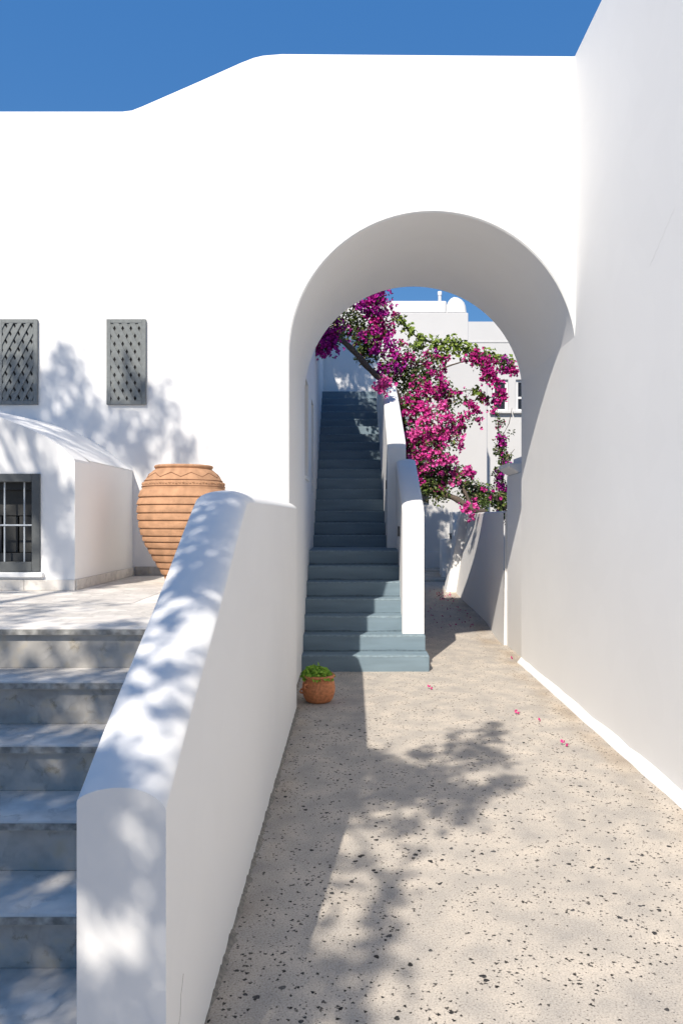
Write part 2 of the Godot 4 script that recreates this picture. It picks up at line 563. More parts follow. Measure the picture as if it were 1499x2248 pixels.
func build_ground() -> void:
	var g := new_st()
	block(g, -150, 150, -0.5, -0.06, -150, 200, 0.01)
	structure("ground", g, M.soil_ground)
	var st := new_st()
	var rows := []
	var n := FastNoiseLite.new()
	n.seed = 4
	n.frequency = 0.5
	for i in 100:
		var d := -3.0 + i * 0.19
		var row := []
		for j in 61:
			var x := -0.75 + 3.0 * j / 60.0
			row.append(P(x, path_height(d) + n.get_noise_2d(x * 2.0, d * 2.0) * 0.006, d))
		rows.append(row)
	grid(st, rows, true)
	var dirt := FastNoiseLite.new()
	dirt.seed = 12
	dirt.frequency = 1.7
	var mdt := MeshDataTool.new()
	mdt.create_from_surface(st.commit(), 0)
	for i in mdt.get_vertex_count():
		var v := mdt.get_vertex(i)
		# tan stain washed along the wall feet
		var near_wall := maxf(exp(-pow((1.8 - v.x) / 0.14, 2.0)), 0.8 * exp(-pow((v.x + 0.47) / 0.12, 2.0)))
		var q := clampf(near_wall * (0.65 + dirt.get_noise_2d(v.x * 2.0, v.z) * 1.3), 0.0, 1.0)
		mdt.set_vertex_color(i, Color.WHITE.lerp(Color(0.84, 0.75, 0.64), q * 0.75))
	var stained := ArrayMesh.new()
	mdt.commit_to_surface(stained)
	var path := structure("path", stained, M.path)
	# dark pebbles set in the concrete
	var shapes := []
	for k in 6:
		var s := new_st()
		var ring := []
		var a0 := rng.randf() * TAU
		for lv in [[1.0, 0.0], [0.86, 0.55], [0.4, 0.95], [0.0, 1.0]]:
			var line := []
			for q in 10:
				var a := TAU * (q % 9) / 9.0
				var r: float = lv[0] * (1.0 + 0.2 * sin(a * 2.0 + a0) + 0.16 * sin(a * 3.0 + a0 * 2.0 + k))
				line.append(Vector3(cos(a) * r, lv[1] * 0.16, sin(a) * r * 0.7))
			ring.append(line)
		grid(s, ring, true)
		shapes.append(s.commit())
	var spots := []
	var clump := FastNoiseLite.new()
	clump.seed = 77
	clump.frequency = 0.9
	while spots.size() < 1500:
		var d := rng.randf_range(1.75, 6.4)
		var x := rng.randf_range(-0.44, 1.8)
		if x < -0.5 or absf(x) > d * 0.5:
			continue
		var want := clump.get_noise_2d(x * 1.6, d * 1.2) * 1.6 + 0.38
		want += 0.5 * exp(-pow((x - 1.35) / 0.35, 2.0) - pow((d - 3.1) / 0.8, 2.0))
		want += 0.4 * exp(-pow((x + 0.2) / 0.22, 2.0) - pow((d - 2.1) / 0.5, 2.0))
		if rng.randf() > want:
			continue
		var r := 0.0028 + pow(rng.randf(), 4.0) * 0.0125
		spots.append([r / d, r, x, d])
	spots.sort_custom(func(a, b): return a[0] > b[0])
	var where := []
	var cols := []
	for i in spots.size():
		var s = spots[i]
		var b := Basis(Vector3.UP, rng.randf() * TAU).scaled(Vector3(s[1], s[1], s[1]))
		var at := P(s[2], -0.0006 + n.get_noise_2d(s[2] * 2.0, s[3] * 2.0) * 0.006, s[3])
		if i < 280:
			piece("pebble", shapes[i % 6], M.dark_stone[rng.randi() % 4], path, Transform3D(b, at))
		else:
			where.append(Transform3D(b, at))
			var q := rng.randf_range(0.035, 0.13)
			cols.append(Color(q, q * 0.98, q * 0.95))
	var pm := StandardMaterial3D.new()
	pm.vertex_color_use_as_albedo = true
	pm.roughness = 0.85
	scatter("small_pebbles", shapes[0], pm, where, cols, path)
	# two shallow steps where the lane climbs
	var sp := new_st()
	block(sp, 0.86, 1.9, 0.2, 0.49, 14.0, 15.6, 0.02)
	block(sp, 0.86, 1.9, 0.2, 0.58, 15.1, 15.6, 0.02)
	part("lane_step", sp, M.lane_step, path)

func arch_line(from_deg: float, to_deg: float, n: int) -> Array:
	var out := []
	for k in n + 1:
		var a := deg_to_rad(lerpf(from_deg, to_deg, float(k) / n))
		out.append(Vector2(0.672 + cos(a) * 1.212, 2.98 + sin(a) * 1.215))
	return out

func build_facade() -> void:
	var t := thing("arched_wall", "tall white plastered wall with a big round arch over the blue stairs", "wall")
	var st := new_st()
	var out := [Vector2(-0.54, -0.05)]
	out.append_array([Vector2(-9, -0.05), Vector2(-9, 5.05), Vector2(-1.95, 5.05), Vector2(-1.87, 5.06), Vector2(-1.78, 5.095), Vector2(-1.3, 5.305), Vector2(-0.95, 5.462), Vector2(-0.84, 5.505), Vector2(-0.76, 5.524), Vector2(-0.6, 5.537), Vector2(2.2, 5.515), Vector2(2.2, -0.05), Vector2(1.884, -0.05)])
	out.append_array(arch_line(0, 180, 48))
	prism(st, out, 6.35, 6.75, 0.012, FRONT, 0.85, false)
	part("front_wall", st, M.white, t)
	var b := new_st()
	var o2 := [Vector2(-0.54, -0.05), Vector2(-3, -0.05), Vector2(-3, 4.5), Vector2(2.2, 4.5), Vector2(2.2, -0.05), Vector2(1.884, -0.05)]
	o2.append_array(arch_line(0, 180, 48))
	prism(b, o2, 6.75, 8.38, 0.0, FRONT)
	part("vault", b, M.white, t)
	lattice_window(t, -2.073, -1.742, false)
	lattice_window(t, -2.985, -2.654, true)

func lattice_window(t: Node3D, x0: float, x1: float, steep: bool) -> void:
	var h0 := 2.565
	var h1 := 3.285
	var f := new_st()
	var w := 0.034
	var d0 := 6.322
	var d1 := 6.3495
	block(f, x0, x0 + w, h0, h1, d0, d1, 0.004)
	block(f, x1 - w, x1, h0, h1, d0, d1, 0.004)
	block(f, x0 + w, x1 - w, h0, h0 + w, d0 + 0.001, d1, 0.004)
	block(f, x0 + w, x1 - w, h1 - w, h1, d0 + 0.001, d1, 0.004)
	var fr := part("lattice_window", f, M.lattice, t)
	var back := new_st()
	block(back, x0 + w, x1 - w, h0 + w, h1 - w, 6.3415, 6.3485, 0.002)
	part("backing", back, M.dark, fr)
	# crossed laths, clipped to the opening
	var a := PackedVector2Array([Vector2(x0 + w, h0 + w), Vector2(x1 - w, h0 + w), Vector2(x1 - w, h1 - w), Vector2(x0 + w, h1 - w)])
	var lean := 1.9
	var gap := 0.069 if not steep else 0.071
	for side in 2:
		var sg := 1.0 if side == 0 else -1.0
		var half := 0.0222 if not (steep and side == 0) else 0.017
		if steep and side == 1:
			half = 0.026
		for k in range(-8, 14):
			var bx := x0 + w + gap * k + (0.02 if side == 0 else 0.045)
			var q := PackedVector2Array()
			var y0 := h0 - 0.1
			var y1 := h1 + 0.1
			var run := (y1 - y0) / lean * sg
			var b0 := bx if side == 0 else bx
			q.append(Vector2(b0 - half, y0))
			q.append(Vector2(b0 + half, y0))
			q.append(Vector2(b0 + half + run, y1))
			q.append(Vector2(b0 - half + run, y1))
			for c in Geometry2D.intersect_polygons(a, q):
				var s := new_st()
				var o := []
				for v in c:
					o.append(v)
				if o.size() < 3:
					continue
				var z := 6.3225 if (side == 0) == steep else 6.3325
				if not steep:
					z = 6.3235 if side == 1 else 6.3325
				prism(s, o, z, z + 0.0085, 0.0, FRONT)
				part("lath", s, M.lattice, fr)

func build_right_wall() -> void:
	var t := thing("side_wall", "tall plain white wall rising along the right of the path", "wall")
	var st := new_st()
	prism(st, rect(1.873, -0.05, 4.0, 5.517), -4.0, 8.38, 0.0, FRONT)
	part("wall", st, M.white, t)
	var ck := new_st()
	var cp := []
	for k in 18:
		var u := k / 17.0
		cp.append(P(1.8729, lerpf(3.20, 3.42, u) + 0.008 * sin(k * 1.9), lerpf(4.75, 4.38, u)))
	tube(ck, cp, [0.0009], 5)
	part("hairline_crack", ck, M.plinth, t)
	# sloping mortar fillet at the foot
	var f := new_st()
	var rows := []
	var n := FastNoiseLite.new()
	n.seed = 8
	n.frequency = 0.8
	for i in 60:
		var d := -3.0 + 11.39 * i / 59.0
		var w := lerpf(0.075, 0.045, clampf((d - 1.5) / 6.5, 0, 1)) + n.get_noise_1d(d * 3.0) * 0.012
		var row := []
		for q in [[0.004, 0.06], [-0.012, 0.047], [-0.5 * w, 0.03], [-0.9 * w, 0.012], [-w, -0.01]]:
			row.append(P(1.873 + q[0], q[1] * (1.0 + n.get_noise_1d(d * 2.0 + 50.0) * 0.4), d))
		rows.append(row)
	grid(f, rows, false)
	part("foot_fillet", f, M.plinth, t)

func csg_box(parent: Node3D, x0: float, x1: float, h0: float, h1: float, d0: float, d1: float, m: Material, cut := false) -> void:
	var b := CSGBox3D.new()
	b.name = "cut" if cut else "body"
	b.size = Vector3(x1 - x0, h1 - h0, d1 - d0)
	b.position = P((x0 + x1) / 2, (h0 + h1) / 2, (d0 + d1) / 2)
	b.material = m
	if cut:
		b.operation = CSGShape3D.OPERATION_SUBTRACTION
	parent.add_child(b, true)

func csg(called: String, parent: Node3D) -> CSGCombiner3D:
	var c := CSGCombiner3D.new()
	c.name = called
	parent.add_child(c, true)
	return c

func build_side_house() -> void:
	var t := thing("stair_house", "white house wall with narrow window recesses running up the left of the blue stairs", "house")
	var c := csg("wall", t)
	var p := CSGPolygon3D.new()
	p.name = "body"
	p.polygon = PackedVector2Array([Vector2(-4, -8.381), Vector2(-0.545, -8.381), Vector2(-0.555, -10.5), Vector2(-0.615, -15.0), Vector2(-0.615, -15.5), Vector2(-4, -15.5)])
	p.depth = 5.25
	p.material = M.white
	# polygon lies in x/y; turn it so that y becomes world z and depth rises
	p.transform = Transform3D(Vector3(1, 0, 0), Vector3(0, 0, 1), Vector3(0, -1, 0), Vector3(0, -0.05, 0))
	c.add_child(p)
	csg_box(c, -0.72, -0.4, 2.1, 3.24, 8.5, 9.2, M.white, true)
	csg_box(c, -0.70, -0.4, 1.95, 3.2, 9.95, 10.6, M.white, true)
	for q in [[8.5, 9.2, 2.1, 3.24, -0.715], [9.95, 10.6, 1.95, 3.2, -0.695]]:
		var f := new_st()
		prism(f, rect(q[0], q[2], q[0] + 0.06, q[3]), q[4], q[4] + 0.06, 0.004, SIDE)
		prism(f, rect(q[1] - 0.06, q[2], q[1], q[3]), q[4], q[4] + 0.06, 0.004, SIDE)
		prism(f, rect(q[0] + 0.06, q[3] - 0.06, q[1] - 0.06, q[3]), q[4], q[4] + 0.058, 0.004, SIDE)
		prism(f, rect(q[0] + 0.06, q[2], q[1] - 0.06, q[2] + 0.06), q[4], q[4] + 0.058, 0.004, SIDE)
		var w := part("window", f, M.white_wood, t)
		var g := new_st()
		prism(g, rect(q[0] + 0.06, q[2] + 0.06, q[1] - 0.06, q[3] - 0.06), q[4] + 0.01, q[4] + 0.02, 0.0, SIDE)
		part("pane", g, M.glass, w)
	var s := new_st()
	prism(s, rect(8.46, 2.06, 9.24, 2.099), -0.7, -0.53, 0.006, SIDE)
	part("sill", s, M.white, t)

func build_terrace_and_steps() -> void:
	var H := 1.125
	var core := new_st()
	block(core, -9.0, -0.70, -0.05, H - 0.034, 3.33, 6.349, 0.004)
	var terrace := structure("terrace", core, M.mortar)
	# marble floor slabs
	var d := 3.655
	var r := 0
	while d < 6.34:
		var dd := minf(d + 0.62, 6.345)
		var x := -0.70 - (0.55 if r % 2 else 1.1)
		var xr := -0.702
		while xr > -4.2:
			var s := new_st()
			var tilt := rng.randf_range(-0.0012, 0.0012)
			block(s, x + 0.0015, xr - 0.0015, H - 0.03, H + tilt, d + 0.0015, dd - 0.0015, 0.0025)
			part("paving_slab", s, M.marble[rng.randi() % 4], terrace)
			xr = x
			x -= 1.1
		d = dd
		r += 1
	# steps
	var t := thing("marble_steps", "worn white marble steps climbing to the terrace behind the white parapet", "stairs")
	for i in 7:
		var h := H - 0.18 * i
		var f := 3.29 - 0.2545 * i
		var back := 3.655 if i == 0 else f + 0.2545 + 0.03
		for seg in 2:
			var x1 := -0.697 if seg == 0 else -2.35 - 0.2 * (i % 3)
			var x0 := -2.35 - 0.2 * (i % 3) if seg == 0 else -4.2
			var s := new_st()
			var prof := []
			var hh := h - 0.002 * seg
			prof.append_array([Vector2(f + 0.004, hh - 0.032), Vector2(f, hh - 0.026), Vector2(f, hh - 0.008), Vector2(f + 0.003, hh - 0.002), Vector2(f + 0.01, hh), Vector2(back, hh), Vector2(back, hh - 0.032)])
			prism(s, prof, x0 + 0.001, x1 - 0.001, 0.001, SIDE, 0.6)
			var tr := part("tread", s, M.marble[(i * 3 + seg) % 4], t)
			var ed := new_st()
			prism(ed, rect(f - 0.0015, hh - 0.0305, f + 0.004, hh - 0.007), x0 + 0.002, x1 - 0.002, 0.001, SIDE)
			part("weathered_edge", ed, M.nosing, tr)
			var q := new_st()
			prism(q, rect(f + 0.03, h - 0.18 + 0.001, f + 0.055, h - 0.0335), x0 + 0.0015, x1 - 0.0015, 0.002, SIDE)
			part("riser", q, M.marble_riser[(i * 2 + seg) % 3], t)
	var core2 := new_st()
	var o := [Vector2(3.4, -0.05), Vector2(1.9, -0.05)]
	for i in range(6, -1, -1):
		var f := 3.29 - 0.2545 * i
		o.append(Vector2(f + 0.06, H - 0.18 * (i + 1)))
		o.append(Vector2(f + 0.06, H - 0.18 * i - 0.035))
	o.append(Vector2(3.4, H - 0.035))
	prism(core2, o, -4.2, -0.7, 0.0, SIDE)
	part("core", core2, M.mortar, t)

func build_parapet() -> void:
	var t := thing("stair_parapet", "thick white sloping parapet with rounded top beside the marble steps", "wall")
	var st := new_st()
	var sec := []
	for k in 15:
		var f := k / 14.0
		sec.append([lerpf(1.89, 3.33, f), -0.694, -0.47, lerpf(0.925, 1.715, f) + 0.006 * sin(f * 9.0)])
	sec.append_array([[3.38, -0.694, -0.47, 1.728], [3.48, -0.694, -0.47, 1.734], [4.2, -0.694, -0.472, 1.738], [5.2, -0.694, -0.474, 1.742], [6.349, -0.694, -0.476, 1.744]])
	cap_wall(st, sec, -0.05, 0.035, 0.058, 2.0)
	part("wall", st, M.white, t)
	var ck := new_st()
	var cp := []
	for k in 16:
		var u := k / 15.0
		cp.append(P(-0.4699, lerpf(0.02, 0.34, u) + 0.006 * sin(k * 2.1), lerpf(1.93, 2.08, u) + 0.006 * sin(k * 1.3)))
	tube(ck, cp, [0.0007], 5)
	part("hairline_crack", ck, M.foot_grime, t)
	# ragged mortar line where the concrete path meets the wall
	var n := FastNoiseLite.new()
	n.seed = 41
	n.frequency = 4.0
	var rg := new_st()
	var rr := []
	for i in 260:
		var d := lerpf(1.86, 7.85, i / 259.0)
		var xw := -0.47 if d < 6.35 else -0.54
		var q := maxf(0.0, 0.35 + n.get_noise_1d(d * 1.5) * 0.9 + n.get_noise_1d(d * 9.0 + 30.0) * 0.8)
		rr.append([P(xw - 0.012, 0.006 + 0.022 * q, d), P(xw + 0.002, 0.004 + 0.02 * q, d), P(xw + 0.006 + 0.012 * q, 0.003 + 0.009 * q, d), P(xw + 0.012 + 0.022 * q, -0.004, d)])
	grid(rg, rr, true)
	part("ragged_foot", rg, M.foot_grime, t)
	var f := new_st()
	var rows := []
	for i in 12:
		var a := PI * 0.5 * i / 11.0
		var wob := 0.006 * sin(i * 2.3)
		rows.append([P(-0.700, 0.30 + wob, 1.875 + 0.2 * i / 11.0), P(-0.722, 0.27 + wob, 1.872 + 0.2 * i / 11.0), P(-0.728, 0.1, 1.87 + 0.2 * i / 11.0), P(-0.732, -0.02, 1.868 + 0.2 * i / 11.0)])
	grid(f, rows, true)
	quad(f, P(-0.694, 0.30, 1.875), P(-0.722, 0.27, 1.872), P(-0.732, -0.02, 1.868), P(-0.694, -0.02, 1.868), Vector3(0, 0, 1))
	part("foot_fillet", f, M.plinth, t)

func build_outbuilding() -> void:
	var t := thing("outbuilding", "small low white outbuilding with vaulted roof and barred window on the terrace", "building")
	var x1 := -1.856
	var top := []
	var c := CSGCombiner3D.new()
	c.name = "wall"
	t.add_child(c)
	var p := CSGPolygon3D.new()
	p.name = "body"
	var poly := PackedVector2Array([Vector2(-4.6, 1.05), Vector2(x1 + 0.0, 1.05), Vector2(x1, 1.985), Vector2(x1 - 0.006, 2.004), Vector2(x1 - 0.02, 2.018), Vector2(x1 - 0.09, roof_line(x1 - 0.09) - 0.010)])
	for k in range(1, 14):
		var x := lerpf(x1 - 0.09, -3.2, k / 13.0)
		poly.append(Vector2(x, roof_line(x) + 0.004))
	for k in range(1, 9):
		var x := lerpf(-3.2, -4.6, k / 8.0)
		poly.append(Vector2(x, roof_line(-6.4 - x)))
	p.polygon = poly
	p.depth = 0.30
	p.material = M.white
	p.position = P(0, 0, 5.02)
	c.add_child(p)
	csg_box(c, -2.83, -2.084, 1.25, 1.904, 4.9, 5.25, M.white, true)
	var sidew := new_st()
	block(sidew, -2.05, x1 - 0.003, 1.05, 2.012, 5.3205, 6.35, 0.006)
	part("side_wall", sidew, M.white, t)
	# vaulted roof, bulging behind the front wall
	var st := new_st()
	var rows := []
	for i in 15:
		var u := i / 14.0
		var d := lerpf(5.30, 6.36, u)
		var row := []
		for j in 31:
			var x := lerpf(x1 - 0.002, -4.55, j / 30.0)
			var xx := x if x > -3.2 else -6.4 - x
			var hh := roof_line(minf(xx, x1 - 0.03)) - 0.02
			hh += 0.085 * sin(PI * clampf(u * 0.62, 0, 1)) * smoothstep(0.0, 0.45, x1 - xx)
			if j == 0:
				hh -= 0.03
			row.append(P(x, hh, d))
		rows.append(row)
	grid(st, rows, false)
	part("roof", st, M.white, t)
	# window: dark frame, inner shutter, bars
	var f := new_st()
	for q in [[-2.83, -2.775, 1.25, 1.904], [-2.139, -2.084, 1.25, 1.904]]:
		block(f, q[0], q[1], q[2], q[3], 5.005, 5.09, 0.005)
	block(f, -2.775, -2.139, 1.849, 1.904, 5.006, 5.09, 0.005)
	block(f, -2.775, -2.139, 1.25, 1.315, 5.006, 5.09, 0.005)
	var w := part("window", f, M.grey_paint, t)
	var inner := new_st()
	for q in [[-2.775, -2.735], [-2.179, -2.139]]:
		block(inner, q[0], q[1], 1.315, 1.849, 5.11, 5.15, 0.003)
	block(inner, -2.735, -2.179, 1.80, 1.849, 5.111, 5.15, 0.003)
	block(inner, -2.735, -2.179, 1.315, 1.37, 5.111, 5.15, 0.003)
	part("sash", inner, M.frame_dark, w)
	var x := -2.735
	for k in 5:
		var s := new_st()
		block(s, x + 0.005, x + 0.106, 1.372, 1.62, 5.152, 5.165, 0.004)
		part("shutter_board", s, M.shutter, w)
		x += 0.1112
	var up := new_st()
	block(up, -2.735, -2.179, 1.625, 1.80, 5.155, 5.168, 0.003)
	part("shutter_panel", up, M.shutter, w)
	var bk := new_st()
	block(bk, -2.83, -2.084, 1.25, 1.904, 5.18, 5.20, 0.001)
	part("backing", bk, M.dark, w)
	for bx in [-2.70, -2.52, -2.338, -2.205]:
		var s := new_st()
		tube(s, [P(bx, 1.30, 5.05), P(bx, 1.86, 5.05)], [0.0058], 8)
		part("bar", s, M.bar, w)
	var cb := new_st()
	tube(cb, [P(-2.80, 1.56, 5.042), P(-2.11, 1.56, 5.042)], [0.0058], 8)
	part("crossbar", cb, M.bar, w)
	var sl := new_st()
	block(sl, -2.86, -2.06, 1.213, 1.247, 4.985, 5.08, 0.006)
	part("sill", sl, M.white, t)
	# marble skirting
	var xx := x1 + 0.006
	for ww in [0.34, 0.36, 0.42, 0.4]:
		var s := new_st()
		block(s, xx - ww + 0.001, xx - 0.001, 1.126, 1.197, 5.006, 5.02, 0.003)
		part("skirting_tile", s, M.marble[rng.randi() % 2], t)
		xx -= ww
	var d := 5.021
	for ww in [0.42, 0.38, 0.52]:
		var s := new_st()
		block(s, x1 - 0.002, x1 + 0.012, 1.126, 1.197, d + 0.001, minf(d + ww - 0.001, 6.334), 0.003)
		part("skirting_tile", s, M.marble[rng.randi() % 2], t)
		d += ww
	var fs := thing("wall_skirting", "strip of grey veined marble skirting on the white wall behind the clay urn", "skirting")
	xx = x1 + 0.015
	for ww in [0.4, 0.44, 0.3]:
		var s := new_st()
		block(s, xx + 0.001, minf(xx + ww - 0.001, -0.70), 1.126, 1.20, 6.335, 6.3495, 0.003)
		part("skirting_tile", s, M.marble_riser[rng.randi() % 3], fs)
		xx += ww

func roof_line(x: float) -> float:
	# circular segment: 2.04 at the right eave, 2.254 at x -2.36, crest at -3.2
	var r := 2.62
	return 2.42 - r + sqrt(r * r - pow(x + 3.2, 2.0)) - 0.004 * (x + 3.2)

const R := 0.1724
func stair_d(i: int) -> float:      # front of step i (1 = lowest)
	return 7.89 + 0.245 * (i - 1) if i <= 7 else 10.5 + 0.276 * (i - 8)

func build_blue_stairs() -> void:
	var t := thing("blue_stairs", "long flight of blue grey painted steps climbing through the arch", "stairs")
	for i in range(1, 25):
		var f := stair_d(i) + rng.randf_range(-0.006, 0.006)
		var back := stair_d(i + 1) + 0.05
		if i == 24:
			back = 15.6
		var h := R * i + rng.randf_range(-0.004, 0.004)
		var xr := 0.50
		if i == 1: xr = 0.80
		elif i == 2: xr = 0.782
		elif i < 8: xr = 0.60
		var s := new_st()
		var o := [Vector2(f + 0.002, h - R - 0.04), Vector2(f, h - 0.03), Vector2(f + 0.002, h - 0.012), Vector2(f + 0.008, h - 0.004), Vector2(f + 0.02, h), Vector2(back, h + 0.003), Vector2(back, h - R - 0.04)]
		prism(s, o, -0.66, xr, 0.008, SIDE, 0.6)
		var sp := part("step", s, M.blue, t)
		var strip_noise := FastNoiseLite.new()
		strip_noise.seed = 300 + i
		strip_noise.frequency = 2.0
		var we := new_st()
		var wr := []
		var gr := []
		for k in 61:
			var x := lerpf(-0.65, xr - 0.01, k / 60.0)
			var q := clampf(0.55 + strip_noise.get_noise_1d(x * 2.0) * 0.9, 0.1, 1.0)
			wr.append([P(x, h - 0.010 - 0.012 * q, f - 0.0012), P(x, h - 0.0055, f + 0.0012), P(x, h + 0.0012, f + 0.009), P(x, h + 0.0022, f + 0.02 + 0.03 * q)])
			gr.append([P(x, h - R - 0.02, f - 0.0015), P(x, h - R + 0.010 + 0.014 * clampf(0.4 + strip_noise.get_noise_1d(x * 1.0 + 40.0), 0.0, 1.0), f - 0.0012 + 0.0006)])
		grid(we, wr, false)
		part("worn_lit_edge", we, M.blue_worn_lit, sp)  # light line of the nosing painted in, broken up like worn paint
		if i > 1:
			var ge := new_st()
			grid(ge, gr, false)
			part("foot_shade", ge, M.blue_shade, sp)  # contact shade at the riser foot, painted as a darker strip
	# white wall closing the top of the stairs
	var b := thing("stair_end_wall", "white wall closing the head of the blue stairs behind the bougainvillea", "wall")
	var s := new_st()
	block(s, -0.75, 0.66, 3.9, 5.5, 15.55, 15.8, 0.02)
	part("wall", s, M.white, b)
	# balustrade in two flights
	var w := thing("stair_balustrade", "white stepped balustrade wall with rounded top on the right of the blue stairs", "balustrade")
	var lo := new_st()
	var sec := [[8.25, 0.54, 0.778, 1.70], [8.262, 0.54, 0.778, 1.722], [8.29, 0.54, 0.779, 1.745], [8.34, 0.541, 0.781, 1.77]]
	for k in 9:
		var f := (k + 1) / 9.0
		sec.append([lerpf(8.34, 10.23, f), lerpf(0.541, 0.58, f), lerpf(0.781, 0.845, f), lerpf(1.77, 2.42, f)])
	cap_wall(lo, sec, -0.03, 0.055, 0.03, 2.6)
	part("lower_wall", lo, M.white, w)
	var up := new_st()
	sec = [[10.2, 0.464, 0.715, 2.57], [10.215, 0.464, 0.715, 2.63], [10.25, 0.464, 0.715, 2.68], [10.32, 0.464, 0.715, 2.735], [11.4, 0.46, 0.69, 3.44], [12.0, 0.458, 0.68, 3.77], [12.4, 0.456, 0.68, 3.9], [15.56, 0.452, 0.68, 4.42]]
	cap_wall(up, sec, 0.3, 0.05, 0.04, 2.6)
	part("upper_wall", up, M.white, w)
	var v := new_st()
	block(v, 0.52, 0.5415, 1.40, 1.52, 8.75, 8.82, 0.006)
	part("stair_light", v, M.metal, w)
	var v2 := new_st()
	block(v2, 0.45, 0.463, 2.02, 2.14, 10.36, 10.44, 0.005)
	part("stair_light", v2, M.metal, w)

func build_alley() -> void:
	# pier and low wall on the right, past the arch
	var a := thing("gate_pier", "white pier with a projecting ledge at the right end of the arch passage", "pier")
	var st := new_st()
	block(st, 1.95, 2.9, -0.05, 2.15, 8.375, 9.55, 0.012)
	part("pier", st, M.white, a)
	var cp := new_st()
	prism(cp, [Vector2(2.9, 2.152), Vector2(1.955, 2.152), Vector2(1.845, 2.225), Vector2(1.84, 2.27), Vector2(2.9, 2.27)], 8.9, 9.54, 0.01, FRONT)
	part("ledge", cp, M.white, a)
	var c2 := new_st()
	block(c2, 2.02, 2.9, 2.272, 2.36, 8.95, 9.5, 0.015)
	part("coping", c2, M.white, a)
	var b := thing("lane_wall", "long low white wall curving along the right of the shaded lane", "wall")
	var w := new_st()
	var rows := []
	for i in 30:
		var u := i / 29.0
		var d := lerpf(9.552, 13.1, u)
		var bot := 1.91 + 0.02 * u - 0.175 * smoothstep(0.25, 1.0, u)
		var topx := lerpf(1.91, 1.99, smoothstep(0.2, 1.0, u))
		var g := path_height(d) - 0.08
		var row := []
		for k in 7:
			var q := k / 6.0
			row.append(P(lerpf(bot, topx, q), lerpf(g, 1.68, q), d))
		row.append(P(topx + 0.008, 1.697, d))
		row.append(P(topx + 0.025, 1.705, d))
		row.append(P(topx + 0.5, 1.705, d))
		rows.append(row)
	grid(w, rows, true)
	quad(w, P(1.91, -0.05, 9.552), P(2.4, -0.05, 9.552), P(2.4, 1.705, 9.552), P(1.93, 1.7, 9.552), Vector3(0, 0, 1))
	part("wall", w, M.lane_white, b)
	var bu := thing("buttress", "narrow leaning white buttress at the far end of the lane wall", "buttress")
	var s := new_st()
	prism(s, [Vector2(1.56, 0.1), Vector2(1.79, 0.1), Vector2(2.02, 1.74), Vector2(1.87, 1.74)], 13.0, 13.35, 0.012, FRONT)
	part("buttress_body", s, M.white, bu)
	var lw := thing("stepped_wall", "low grey shaded wall in two steps beyond the leaning buttress", "wall")
	s = new_st()
	block(s, 1.70, 2.3, 0.2, 1.22, 14.4, 14.8, 0.015)
	block(s, 1.88, 2.6, 0.2, 1.74, 14.2, 14.7, 0.015)
	part("wall", s, M.white, lw)
	var tp := thing("wall_tap", "small dark tap on the stepped wall at the end of the lane", "tap", P(1.86, 1.27, 14.36))
	s = new_st()
	tube(s, [Vector3(0, 0, -0.02), Vector3(-0.01, 0.02, 0.04), Vector3(-0.012, 0.0, 0.08), Vector3(-0.012, -0.05, 0.085)], [0.02, 0.018, 0.017, 0.017], 8)
	part("spout", s, M.metal, tp)
	s = new_st()
	block(s, -0.045, 0.03, 0.04, 0.06, -0.06, -0.035, 0.006)
	part("tap_handle", s, M.metal, tp)
	# house at the end of the lane
	var e := thing("lane_end_house", "white house at the end of the shaded lane with bougainvillea before it", "house")
	s = new_st()
	block(s, 0.92, 2.78, 0.2, 4.85, 15.6, 16.4, 0.02)
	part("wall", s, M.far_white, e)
	s = new_st()
	block(s, 0.92, 1.9, 0.2, 0.93, 15.57, 15.599, 0.008)
	part("dado", s, M.far_white, e)
	s = new_st()
	block(s, 1.38, 1.56, 1.93, 2.36, 15.56, 15.598, 0.006)
	var wn := part("window", s, M.grey_paint, e)
	s = new_st()
	block(s, 1.41, 1.53, 1.97, 2.32, 15.552, 15.559, 0.002)
	part("pane", s, M.glass, wn)

